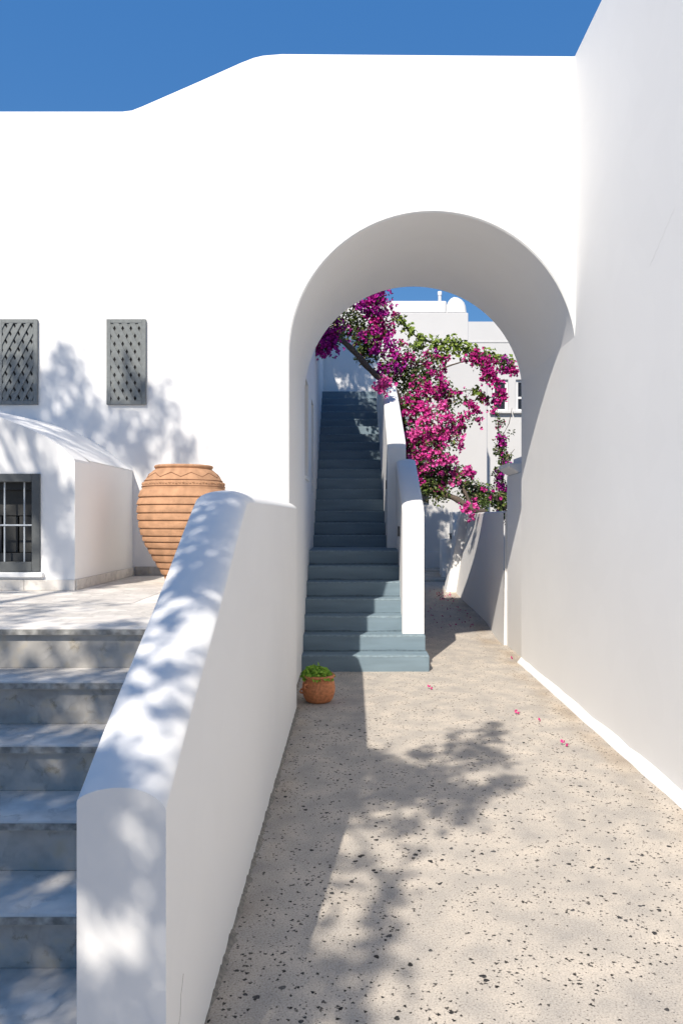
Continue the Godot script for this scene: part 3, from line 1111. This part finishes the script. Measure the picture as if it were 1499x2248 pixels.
func build_background() -> void:
	var t := thing("upper_house", "white flat roofed house with pale vent pipe seen through the arch", "house")
	var s := new_st()
	block(s, -1.5, 2.6, 0.5, 6.27, 17.0, 19.5, 0.015)
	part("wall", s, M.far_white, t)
	s = new_st()
	block(s, -1.5, 2.12, 6.27, 6.56, 17.05, 17.4, 0.04)
	part("roof_parapet", s, M.far_cap, t)
	s = new_st()
	var o := [Vector2(2.10, 6.27), Vector2(2.12, 6.45), Vector2(2.16, 6.55), Vector2(2.22, 6.62), Vector2(2.29, 6.655), Vector2(2.38, 6.64), Vector2(2.46, 6.595), Vector2(2.52, 6.53), Vector2(2.555, 6.44), Vector2(2.575, 6.27)]
	prism(s, o, 17.06, 18.6, 0.03, FRONT)
	part("roof_vault", s, M.far_cap, t)
	s = new_st()
	tube(s, [P(2.06, 6.2, 17.9), P(2.06, 6.98, 17.9)], [0.04], 12)
	tube(s, [P(2.06, 6.93, 17.9), P(2.06, 7.02, 17.9), P(2.06, 7.025, 17.9)], [0.05, 0.05, 0.0], 12)
	part("vent_pipe", s, M.white_wood, t)
	var b := thing("far_house", "white house farther back with white framed windows right of the bougainvillea", "house")
	var c := csg("wall", b)
	csg_box(c, 2.3, 8.0, 0.3, 6.86, 20.0, 24.0, M.far_white)
	for q in [[3.70, 4.12, 4.47, 5.32], [4.32, 4.95, 4.47, 5.32]]:
		csg_box(c, q[0], q[1], q[2], q[3], 19.8, 20.2, M.far_white, true)
	for q in [[3.70, 4.12, 4.47, 5.32], [4.32, 4.95, 4.47, 5.32]]:
		var f := new_st()
		block(f, q[0], q[0] + 0.075, q[2], q[3], 20.06, 20.12, 0.006)
		block(f, q[1] - 0.075, q[1], q[2], q[3], 20.06, 20.12, 0.006)
		block(f, q[0] + 0.075, q[1] - 0.075, q[2], q[2] + 0.07, 20.062, 20.12, 0.006)
		block(f, q[0] + 0.075, q[1] - 0.075, q[3] - 0.07, q[3], 20.062, 20.12, 0.006)
		block(f, q[0] + 0.075, q[1] - 0.075, q[2] + 0.34, q[2] + 0.40, 20.064, 20.12, 0.006)
		var w := part("window", f, M.white_wood, b)
		for pr in [[q[2] + 0.07, q[2] + 0.34], [q[2] + 0.40, q[3] - 0.07]]:
			var g := new_st()
			block(g, q[0] + 0.075, q[1] - 0.075, pr[0], pr[1], 20.09, 20.1, 0.002)
			part("pane", g, M.glass, w)
		var si := new_st()
		block(si, q[0] - 0.08, q[1] + 0.08, q[2] - 0.06, q[2] - 0.002, 19.9, 20.1, 0.008)
		part("sill", si, M.far_white, b)
	s = new_st()
	block(s, 2.3, 8.0, 6.3, 6.34, 19.985, 20.0, 0.004)
	part("string_course", s, M.far_white, b)

func build_vines() -> void:
	var t := thing("bougainvillea", "big magenta bougainvillea arching over the balustrade of the blue stairs", "bougainvillea")
	for q in [[[[-1.0, 6.8, 12.0], [-0.95, 5.6, 11.8], [-0.8, 4.8, 11.6], [-0.6, 4.45, 11.6], [-0.25, 4.42, 11.7], [0.0, 4.25, 11.8], [0.22, 4.02, 11.9], [0.44, 3.84, 12.0], [0.68, 3.64, 12.1], [0.78, 3.35, 12.3], [0.83, 2.96, 12.5], [0.88, 2.36, 12.6], [1.0, 1.91, 12.7], [1.05, 0.2, 12.7]], 0.03, 0.075, "trunk"],
			[[[0.97, 2.12, 12.5], [1.22, 2.07, 12.2], [1.47, 2.0, 12.1], [1.67, 1.91, 12.0], [1.88, 1.76, 11.9], [2.1, 1.72, 12.1]], 0.05, 0.045, "branch"],
			[[[1.88, 1.76, 11.9], [1.78, 2.04, 12.0], [1.69, 2.19, 12.1], [1.45, 2.57, 12.3], [1.24, 3.1, 12.4], [1.01, 3.78, 12.4], [0.64, 4.38, 12.4], [0.34, 4.91, 12.4]], 0.03, 0.015, "branch"],
			[[[0.64, 5.01, 12.5], [0.91, 4.77, 12.5], [1.17, 4.57, 12.5], [1.63, 4.54, 12.5], [1.97, 4.39, 12.5], [2.25, 4.27, 12.4], [2.63, 4.16, 12.4]], 0.014, 0.008, "branch"],
			[[[1.4, 3.9, 12.4], [1.7, 3.72, 12.5], [1.95, 3.75, 12.5], [2.2, 3.62, 12.6], [2.38, 3.38, 12.6]], 0.01, 0.006, "branch"],
			[[[1.0, 3.8, 12.4], [1.5, 4.1, 12.4], [2.0, 4.15, 12.2], [2.3, 3.7, 12.1]], 0.014, 0.008, "branch"],
			[[[1.68, 2.23, 12.3], [1.99, 2.13, 12.4], [2.31, 1.98, 12.5], [2.57, 1.79, 12.6]], 0.03, 0.02, "branch"]]:
		var pts := []
		for p in q[0]:
			pts.append(P(p[0], p[1], p[2]))
		var cv := curve(pts, 4)
		var rad := []
		for i in cv.size():
			rad.append(lerpf(q[1], q[2], float(i) / cv.size()) * (1.0 + 0.12 * sin(i * 1.7)))
		var st := new_st()
		tube(st, cv, rad, 8)
		part(q[3], st, M.bark, t)
	var main := [
		[0.34, 5.09, 12.1, 0.26, 130, 620, 0], [0.47, 4.76, 12.2, 0.25, 120, 420, 1], [0.00, 4.98, 12.4, 0.32, 420, 60, 0], [-0.17, 4.76, 12.4, 0.24, 320, 40, 0],
		[-0.42, 4.26, 11.4, 0.22, 60, 520, 0], [-0.3, 4.5, 11.5, 0.16, 80, 160, 0], [0.15, 4.62, 12.3, 0.28, 360, 120, 0], [0.42, 4.45, 12.1, 0.22, 120, 260, 0], [0.22, 4.36, 12.3, 0.22, 300, 40, 0],
		[0.55, 4.07, 12.0, 0.22, 150, 240, 0], [0.43, 3.57, 11.2, 0.10, 5, 150, 2], [0.71, 3.93, 12.4, 0.26, 320, 20, 0], [0.87, 4.28, 12.3, 0.25, 200, 110, 1],
		[0.98, 4.00, 12.4, 0.30, 420, 30, 1], [1.29, 4.18, 12.5, 0.23, 200, 170, 1], [1.18, 3.74, 12.2, 0.28, 160, 300, 1], [0.89, 3.54, 12.3, 0.22, 340, 20, 1],
		[1.44, 3.80, 12.5, 0.21, 160, 110, 1], [1.00, 3.36, 12.1, 0.22, 90, 230, 1], [0.97, 3.02, 12.3, 0.27, 420, 50, 1], [1.35, 3.20, 12.0, 0.31, 160, 480, 2],
		[1.12, 2.83, 11.9, 0.29, 160, 460, 2], [1.54, 2.92, 12.1, 0.23, 150, 240, 2], [1.30, 2.61, 11.9, 0.25, 130, 300, 2], [1.08, 2.47, 11.9, 0.19, 130, 170, 2],
		[1.69, 3.15, 12.2, 0.16, 60, 140, 1], [0.92, 2.64, 12.2, 0.22, 330, 40, 1], [1.25, 2.30, 12.1, 0.25, 400, 60, 1], [1.55, 2.38, 12.2, 0.21, 260, 50, 1],
		[1.40, 2.18, 12.2, 0.22, 300, 10, 1], [1.36, 2.03, 12.0, 0.2, 200, 14, 1], [1.18, 2.12, 11.9, 0.14, 90, 10, 1], [1.03, 2.25, 12.1, 0.19, 300, 15, 1], [1.72, 2.27, 12.0, 0.16, 60, 120, 2], [1.85, 2.33, 12.0, 0.09, 20, 50, 1],
		[1.94, 2.08, 12.3, 0.19, 220, 15, 1], [2.18, 2.01, 12.4, 0.18, 260, 10, 1], [2.44, 1.91, 12.6, 0.15, 220, 6, 1], [1.80, 1.97, 12.1, 0.16, 120, 10, 1],
		[2.07, 1.86, 12.2, 0.16, 200, 14, 1], [1.79, 1.75, 11.6, 0.10, 5, 90, 2], [1.76, 3.66, 12.5, 0.15, 40, 40, 1], [1.9, 3.52, 12.5, 0.09, 20, 40, 1], [2.0, 3.4, 12.5, 0.08, 12, 44, 1], [2.05, 3.26, 12.5, 0.06, 6, 24, 1],
		[1.84, 3.25, 12.4, 0.14, 30, 60, 1], [1.58, 3.55, 12.4, 0.18, 90, 60, 1], [2.19, 3.62, 12.6, 0.09, 20, 36, 1], [2.31, 3.55, 12.6, 0.08, 10, 36, 1],
		[1.94, 4.22, 12.2, 0.12, 60, 70, 1], [2.06, 4.27, 12.2, 0.08, 20, 40, 1], [2.08, 4.08, 12.2, 0.12, 40, 110, 1], [2.2, 4.12, 12.2, 0.10, 40, 60, 1], [2.2, 3.9, 12.1, 0.11, 24, 110, 1], [2.28, 3.78, 12.1, 0.08, 14, 60, 1], [2.33, 3.62, 12.0, 0.08, 10, 80, 1], [2.37, 3.5, 12.0, 0.06, 4, 36, 1],
		[2.42, 4.1, 12.2, 0.11, 60, 50, 0], [2.57, 4.03, 12.2, 0.09, 30, 60, 1]]
	var green := [
		[1.14, 4.59, 12.5, 0.11, 50, 0, 0], [0.91, 4.77, 12.5, 0.11, 50, 0, 0], [1.36, 4.52, 12.5, 0.12, 60, 0, 0], [1.63, 4.54, 12.5, 0.14, 80, 0, 0], [1.80, 4.44, 12.5, 0.15, 90, 0, 0],
		[1.48, 4.37, 12.5, 0.17, 80, 6, 0], [1.97, 4.40, 12.5, 0.11, 50, 0, 0], [0.75, 4.89, 12.4, 0.09, 40, 6, 0], [2.40, 4.25, 12.4, 0.09, 36, 0, 0], [2.58, 4.22, 12.4, 0.08, 30, 0, 0],
		[1.06, 4.48, 12.5, 0.09, 36, 0, 0], [2.22, 4.34, 12.4, 0.11, 40, 6, 0], [2.05, 3.72, 12.5, 0.09, 24, 0, 0], [2.18, 3.64, 12.6, 0.08, 24, 0, 0]]
	var lv := []
	var lc := []
	var fl := []
	var fc := []
	lobes_to(main, lv, lc, fl, fc, false, 1.0, 0.7, 1.35, 0.66)
	var added_crown := []  # unseen foliage above the roof, added to shade the stairs and end wall
	for k in 20:
		added_crown.append([rng.randf_range(-1.55, -0.5), rng.randf_range(6.8, 8.4), rng.randf_range(12.2, 13.0), 0.34, 380, 40, 0])
	for k in 16:
		added_crown.append([rng.randf_range(-1.25, -0.3), rng.randf_range(5.5, 7.2), rng.randf_range(11.2, 12.2), 0.34, 360, 40, 0])
	for k in 14:
		added_crown.append([rng.randf_range(-0.55, -0.2), rng.randf_range(4.95, 5.7), rng.randf_range(9.0, 11.0), 0.3, 300, 40, 0])
	lobes_to(added_crown, lv, lc, fl, fc, false)
	scatter("leaves", leaf_mesh(0.06, 0.038), M.leaf, lv, lc, t)
	lv = []
	lc = []
	lobes_to(green, lv, lc, fl, fc, true)
	scatter("young_leaves", leaf_mesh(0.095, 0.062), M.leaf, lv, lc, t)
	scatter("flowers", bract_mesh(0.062), M.flower, fl, fc, t)
	var s := thing("bougainvillea", "smaller purple flowered bougainvillea standing below the far house windows", "bougainvillea")
	var side := [[2.81, 3.45, 14.5, 0.12, 60, 10, 1], [2.86, 3.14, 14.5, 0.14, 90, 60, 0], [2.84, 2.92, 14.5, 0.14, 160, 20, 0], [2.90, 2.72, 14.5, 0.12, 120, 50, 0], [2.79, 2.48, 14.5, 0.12, 150, 40, 0],
		[2.86, 2.26, 14.5, 0.14, 120, 70, 0], [2.90, 2.04, 14.5, 0.12, 160, 10, 0], [2.82, 1.86, 14.5, 0.12, 160, 6, 0], [2.75, 3.67, 14.5, 0.08, 40, 20, 1], [2.96, 2.83, 14.5, 0.09, 50, 4, 0], [2.95, 1.7, 14.5, 0.2, 300, 4, 0], [3.02, 3.3, 14.5, 0.09, 16, 0, 0]]
	lv = []
	lc = []
	fl = []
	fc = []
	lobes_to(side, lv, lc, fl, fc, false)
	scatter("leaves", leaf_mesh(0.06, 0.036), M.leaf, lv, lc, s)
	scatter("flowers", bract_mesh(0.06), M.flower, fl, fc, s)
	var st := new_st()
	tube(st, curve([P(2.85, 0.2, 14.6), P(2.8, 1.4, 14.55), P(2.88, 2.3, 14.5), P(2.82, 3.1, 14.5), P(2.78, 3.6, 14.5)], 4), [0.04, 0.038, 0.035, 0.032, 0.03, 0.028, 0.026, 0.024, 0.022, 0.02, 0.018, 0.016, 0.014, 0.012, 0.01, 0.008, 0.006], 7)
	part("stem", st, M.bark, s)
	for q in [[P(2.82, 3.1, 14.5), P(3.0, 3.45, 14.48), P(3.06, 3.75, 14.5)], [P(2.88, 2.6, 14.5), P(3.02, 2.85, 14.45), P(3.1, 2.95, 14.45)]]:
		st = new_st()
		tube(st, q, [0.012, 0.008, 0.004], 6)
		part("twig", st, M.bark, s)

func build_urn() -> void:
	var t := thing("clay_urn", "large ribbed terracotta urn standing on the marble terrace", "urn", P(-1.275, 1.126, 5.67))
	# ribbed body
	var key := [[0.0, 0.128], [0.02, 0.13], [0.10, 0.178], [0.2, 0.235], [0.3, 0.288], [0.4, 0.322], [0.5, 0.339], [0.58, 0.341], [0.66, 0.326], [0.705, 0.312]]
	var cv := Curve.new()
	cv.max_value = 1.0
	for k in key:
		cv.add_point(Vector2(k[0], k[1]))
	for k in cv.point_count:
		cv.set_point_left_mode(k, Curve.TANGENT_LINEAR)
		cv.set_point_right_mode(k, Curve.TANGENT_LINEAR)
	var prof := [Vector2(0.001, 0.0), Vector2(0.122, 0.0)]
	var h := 0.006
	var rings := [0.05, 0.052, 0.05, 0.048, 0.05, 0.048, 0.05, 0.052, 0.055, 0.06, 0.062, 0.06, 0.065]
	for g0 in rings:
		var g: float = g0 * rng.randf_range(0.86, 1.13)
		# each coil swells, with a sharp lip above a shadowed groove
		for q in [[0.0, -0.010], [0.06, 0.0035], [0.16, 0.006], [0.45, 0.0035], [0.75, 0.001], [0.93, -0.003], [0.97, -0.010]]:
			var hh: float = h + g * q[0]
			prof.append(Vector2(cv.sample_baked(hh) + q[1], hh))
		h += g
	var st := new_st()
	prof.append_array([Vector2(0.308, 0.712), Vector2(0.296, 0.745), Vector2(0.272, 0.785), Vector2(0.246, 0.818), Vector2(0.222, 0.838), Vector2(0.206, 0.850)])
	lathe(st, prof, 72, Vector3.ZERO, 0.004)
	part("body", st, M.clay, t)
	st = new_st()
	lathe(st, [Vector2(0.196, 0.842), Vector2(0.204, 0.848), Vector2(0.213, 0.857), Vector2(0.217, 0.865), Vector2(0.215, 0.873), Vector2(0.208, 0.878), Vector2(0.196, 0.878), Vector2(0.186, 0.868), Vector2(0.184, 0.80)], 60, Vector3.ZERO, 0.006)
	part("rim", st, M.clay, t)
	st = new_st()
	lathe(st, [Vector2(0.001, 0.79), Vector2(0.2, 0.80)], 40)
	part("dark_inside", st, M.dark, t)
	# rope band pressed with a thumb
	st = new_st()
	for k in 78:
		var a := TAU * k / 78.0
		var hh := 0.737 + 0.003 * sin(k * 1.9)
		var r := 0.300 + 0.001 * sin(k * 2.7)
		var c := Vector3(cos(a) * r, hh, sin(a) * r)
		var tg := Vector3(-sin(a), 0.7, cos(a)).normalized()
		tube(st, [c - tg * 0.0135, c - tg * 0.008, c, c + tg * 0.008, c + tg * 0.0135], [0.001, 0.006, 0.0075, 0.006, 0.001], 6)
	part("rope_band", st, M.clay, t)
	for q in [[0.760, 0.2885], [0.716, 0.3075]]:
		st = new_st()
		lathe(st, [Vector2(q[1] - 0.004, q[0] - 0.004), Vector2(q[1] + 0.0025, q[0] - 0.002), Vector2(q[1] + 0.002, q[0] + 0.002), Vector2(q[1] - 0.006, q[0] + 0.004)], 60)
		part("groove_ring", st, M.clay_dark, t)
	# incised zigzag on the shoulder
	st = new_st()
	var pts := []
	var rad := []
	var n := 11
	for k in n * 4 + 1:
		var a := TAU * k / (n * 4)
		var u := absf(fposmod(k / 4.0, 1.0) * 2.0 - 1.0)
		var hh := lerpf(0.782, 0.815, u)
		var r := lerpf(0.2755, 0.2505, u)
		pts.append(Vector3(cos(a) * r, hh, sin(a) * r))
		rad.append(0.0022)
	tube(st, pts, rad, 5)
	part("zigzag_line", st, M.clay_dark, t)

func build_pot() -> void:
	var t := thing("plant_pot", "small round terracotta pot by the wall at the foot of the blue stairs", "pot", P(-0.302, 0.004, 6.6))
	var st := new_st()
	lathe(st, [Vector2(0.001, 0.0), Vector2(0.098, 0.0), Vector2(0.108, 0.006), Vector2(0.128, 0.035), Vector2(0.142, 0.08), Vector2(0.145, 0.12), Vector2(0.140, 0.16), Vector2(0.132, 0.19), Vector2(0.130, 0.203), Vector2(0.134, 0.21), Vector2(0.142, 0.216), Vector2(0.144, 0.226), Vector2(0.140, 0.236), Vector2(0.131, 0.238), Vector2(0.124, 0.230), Vector2(0.122, 0.19)], 48, Vector3.ZERO, 0.006)
	part("body", st, M.pot, t)
	st = new_st()
	lathe(st, [Vector2(0.001, 0.212), Vector2(0.126, 0.205)], 30)
	part("soil", st, M.soil, t)
	for s in [[-0.142, 0.05, 0.10], [-0.105, 0.11, 0.15]]:
		st = new_st()
		var c := Vector3(s[0], s[2], s[1])
		var o := Vector3(s[0], 0, s[1]).normalized()
		tube(st, [c - o * 0.015 + Vector3(0, 0.018, 0), c + o * 0.012 + Vector3(0, 0.014, 0), c + o * 0.02, c + o * 0.012 - Vector3(0, 0.014, 0), c - o * 0.015 - Vector3(0, 0.018, 0)], [0.009, 0.009, 0.009, 0.008, 0.007], 8)
		part("lug", st, M.pot, t)
	var p := thing("potted_herb", "bushy bright green leafy plant growing in the terracotta pot", "plant", P(-0.302, 0.21, 6.6))
	var lf := leaf_mesh(0.046, 0.034)
	var where := []
	var cols := []
	for k in 760:
		var v := in_ball()
		var at := Vector3(v.x * 0.15 - 0.012, absf(v.y) * 0.085 + 0.01, v.z * 0.14)
		at.y *= 1.0 - 0.45 * smoothstep(0.2, 1.0, v.x)
		where.append(Transform3D(random_basis(Vector3(v.x * 0.6, 1.0, v.z * 0.6 + 0.3), 0.45) * rng.randf_range(0.6, 1.2), at))
		cols.append(Color(0.1, 0.24, 0.02).lerp(Color(0.32, 0.5, 0.06), rng.randf()))
	scatter("leaves", lf, M.leaf, where, cols, p)
	var sm := new_st()
	for k in 16:
		var a := rng.randf() * TAU
		var r := rng.randf() * 0.09
		tube(sm, [Vector3(cos(a) * r * 0.4, 0.0, sin(a) * r * 0.4), Vector3(cos(a) * r, 0.05, sin(a) * r)], [0.0025, 0.002], 5)
	part("stems", sm, M.leaf_stem if M.has("leaf_stem") else M.soil, p)

func build_fallen_flowers() -> void:
	var bm := bract_mesh(0.036)
	for q in [[0.708, 7.08, "fallen pink flower on the sunlit path just before the blue stairs", 1.0], [1.33, 6.18, "fallen pink flower at the far edge of the tree shadow on the path", 0.95], [1.46, 5.946, "small dark fallen petal between two pink flowers near the right wall", 0.7],
			[1.48, 5.31, "fallen magenta flower nearest to the camera on the sandy path", 1.05], [1.80, 8.6, "fallen magenta flower against the right wall at the arch end", 0.9]]:
		var t := thing("fallen_flower", q[2], "flower", P(q[0], 0.012, q[1]), "bougainvillea flowers fallen on the path")
		for k in 2:
			var o := MeshInstance3D.new()
			o.name = "bract"
			o.mesh = bm
			var m: StandardMaterial3D = M.dark_stone[0].duplicate() if false else StandardMaterial3D.new()
			m.albedo_color = Color(0.55, 0.03, 0.2).linear_to_srgb() if k == 0 else Color(0.4, 0.02, 0.13).linear_to_srgb()
			m.roughness = 0.8
			m.cull_mode = BaseMaterial3D.CULL_DISABLED
			o.material_override = m
			t.add_child(o, true)
			o.transform = Transform3D(Basis(Vector3(1, 0, 0.3).normalized(), 1.2 + k * 1.1).rotated(Vector3.UP, rng.randf() * TAU) * (q[3] as float), Vector3(0.018 * k, 0.008, 0.01 * k))
	var where := []
	var cols := []
	for k in 70:
		var d := rng.randf_range(10.5, 13.2)
		var x := 1.72 - absf(rng.randfn()) * 0.35
		if x < 0.95:
			continue
		where.append(Transform3D(random_basis(Vector3.UP, 0.8) * rng.randf_range(0.5, 1.0), P(x, path_height(d) + 0.012, d)))
		cols.append(Color(0.5, 0.05, 0.2) * rng.randf_range(0.4, 1.1))
	for k in 40:
		var d := rng.randf_range(12.2, 12.9)
		where.append(Transform3D(random_basis(Vector3.UP, 0.8) * rng.randf_range(0.6, 1.1), P(rng.randf_range(1.4, 1.68), path_height(d) + 0.014, d)))
		cols.append(Color(0.6, 0.12, 0.24) * rng.randf_range(0.7, 1.1))
	var l := thing("petal_litter", "scatter of dropped pink petals along the foot of the shaded lane wall", "petals")
	scatter("petals", bract_mesh(0.03), M.flower, where, cols, l)

func build_tree() -> void:
	# the tree that stands left of and behind the viewpoint and dapples the wall, parapet and path
	var t := thing("shade_tree", "leafy tree behind the viewpoint casting the dappled shade on parapet and path", "tree")
	# clumps as [u, v, H, radius, leaves]: where their shade lands on level ground, and how high they hang
	var clumps := [
		[-1.44, 8.89, 7.0, 0.24, 150], [-1.62, 8.83, 7.0, 0.28, 230], [-1.93, 8.92, 7.0, 0.27, 190], [-1.95, 8.73, 7.0, 0.32, 280], [-1.03, 8.83, 6.9, 0.24, 190], [-0.94, 9.03, 7.0, 0.20, 130], [-0.82, 8.61, 6.9, 0.20, 120],
		[-1.01, 8.33, 6.8, 0.22, 160], [-1.34, 8.57, 6.9, 0.28, 240], [-1.65, 8.38, 6.8, 0.28, 230], [-1.20, 8.13, 6.8, 0.22, 150], [-2.30, 8.83, 7.0, 0.35, 280], [-2.30, 8.23, 7.0, 0.35, 250],
		[-1.45, 7.04, 5.8, 0.20, 110], [-1.75, 7.29, 5.8, 0.25, 160], [-1.42, 6.59, 5.7, 0.16, 90], [-1.30, 6.79, 5.7, 0.10, 40], [-1.55, 6.19, 5.6, 0.18, 80], [-1.90, 6.64, 5.7, 0.28, 150], [-2.00, 6.04, 5.6, 0.25, 110], [-1.75, 7.84, 6.2, 0.28, 190], [-1.40, 7.49, 6.0, 0.18, 90],
		[-0.45, 2.33, 4.6, 0.26, 201], [-0.30, 2.65, 4.6, 0.20, 122], [-0.60, 2.68, 4.6, 0.22, 176], [-0.36, 1.98, 4.5, 0.25, 165], [-0.30, 2.98, 4.6, 0.12, 28], [-0.12, 3.91, 4.8, 0.17, 75], [-0.10, 4.28, 4.8, 0.20, 121], [-0.05, 4.68, 4.8, 0.20, 121], [-0.02, 4.98, 4.8, 0.15, 63], [-0.28, 4.43, 4.8, 0.22, 110], [-0.25, 3.98, 4.7, 0.16, 52], [-0.20, 3.55, 4.7, 0.10, 24], [-0.22, 4.88, 4.9, 0.14, 34],
		[-0.55, 1.88, 4.5, 0.25, 214], [-0.85, 2.08, 4.6, 0.30, 390], [-0.75, 2.73, 4.6, 0.30, 416], [-0.62, 3.28, 4.7, 0.28, 351], [-0.68, 3.83, 4.7, 0.26, 299], [-1.15, 2.63, 4.8, 0.35, 468], [-1.10, 3.28, 4.9, 0.35, 468], [-1.10, 3.93, 5.0, 0.32, 377], [-1.50, 3.03, 5.0, 0.40, 494], [-1.50, 3.83, 5.2, 0.40, 468], [-0.25, 1.53, 4.4, 0.25, 180],
		[-0.75, 4.43, 5.0, 0.20, 38], [-1.20, 4.68, 5.2, 0.30, 60], [-1.60, 4.88, 5.3, 0.35, 93], [-1.05, 5.23, 5.3, 0.20, 22], [-1.90, 5.23, 5.4, 0.35, 93],
		[1.10, 5.70, 4.4, 0.13, 60], [0.95, 4.60, 4.4, 0.13, 60], [0.85, 5.00, 4.4, 0.16, 90], [0.55, 4.05, 4.3, 0.14, 70], [0.22, 3.80, 4.2, 0.12, 50], [-0.36, 2.75, 4.2, 0.14, 90], [0.11, 3.26, 4.2, 0.11, 60], [-0.20, 2.49, 4.2, 0.15, 90], [0.30, 4.50, 4.3, 0.20, 130], [0.55, 5.19, 4.4, 0.18, 110], [0.86, 5.53, 4.4, 0.20, 100], [0.25, 4.63, 4.4, 0.22, 170], [-0.02, 4.55, 4.5, 0.20, 140], [0.66, 4.43, 4.4, 0.18, 130], [0.45, 4.78, 4.4, 0.22, 170], [0.20, 5.03, 4.4, 0.22, 170], [0.50, 4.23, 4.3, 0.14, 80], [0.10, 4.23, 4.3, 0.15, 70], [0.78, 4.98, 4.4, 0.14, 60], [0.90, 5.23, 4.4, 0.12, 40],
		[-0.10, 3.31, 4.2, 0.11, 44], [0.00, 2.85, 4.2, 0.11, 50], [-0.28, 2.61, 4.2, 0.15, 110], [0.12, 3.03, 4.2, 0.09, 34], [-0.20, 2.23, 4.2, 0.17, 120], [-0.08, 2.48, 4.2, 0.12, 60], [0.10, 2.68, 4.2, 0.10, 30]]
	var lv := []
	var lc := []
	var fork := P(-3.6, 2.6, -2.2)
	var tr := new_st()
	tube(tr, curve([P(-3.75, -0.1, -2.5), P(-3.72, 0.9, -2.45), P(-3.62, 1.9, -2.3), fork], 4), [0.19, 0.17, 0.16, 0.155, 0.15, 0.145, 0.14, 0.135, 0.13, 0.125, 0.12, 0.12, 0.12], 10)
	part("trunk", tr, M.bark, t)
	var hubs := [P(-3.5, 5.9, 0.6), P(-3.4, 5.2, 0.2), P(-2.3, 4.5, -1.6), P(-2.0, 4.2, -0.2), P(-1.6, 4.1, 0.0), P(-3.0, 4.9, -0.9)]
	for hb in hubs:
		var st := new_st()
		var mid: Vector3 = fork.lerp(hb, 0.5) + Vector3(0.1, 0.25, 0.05)
		var cv := curve([fork, mid, hb], 5)
		var rad := []
		for i in cv.size():
			rad.append(lerpf(0.085, 0.022, float(i) / (cv.size() - 1)))
		tube(st, cv, rad, 8)
		part("limb", st, M.bark, t)
	var tw := new_st()
	for q in clumps:
		var c := P(q[0] + SUN.x * q[2], q[2], q[1] - SUN.z * q[2])
		var best: Vector3 = hubs[0]
		for hb in hubs:
			if hb.distance_to(c) < best.distance_to(c):
				best = hb
		var mid := best.lerp(c, 0.55) + Vector3(rng.randfn(), rng.randfn() + 0.6, rng.randfn()) * 0.05
		tube(tw, curve([best, mid, c], 3), [0.016, 0.014, 0.012, 0.01, 0.008, 0.006, 0.004], 5)
		var tufts := []
		for k in 4:
			tufts.append(Vector3(rng.randfn(), rng.randfn() * 0.8, rng.randfn()) * (q[3] as float) * 0.6)
		for k in int(q[4] * (0.7 if q[1] > 7.5 else 0.68 if q[1] < 2.9 and q[0] < -0.2 and q[2] > 4.4 and q[0] > -0.64 else 0.92)):
			var o: Vector3 = tufts[k % 4] + Vector3(rng.randfn(), rng.randfn(), rng.randfn()) * (q[3] as float) * 0.27
			lv.append(Transform3D(random_basis(Vector3(0, 1, 0.4), 0.7) * rng.randf_range(0.7, 1.3), c + o))
			lc.append(Color(0.06, 0.09, 0.03).lerp(Color(0.11, 0.14, 0.06), rng.randf()))
	part("twigs", tw, M.bark, t)
	scatter("leaves", leaf_mesh(0.09, 0.04), M.leaf, lv, lc, t)
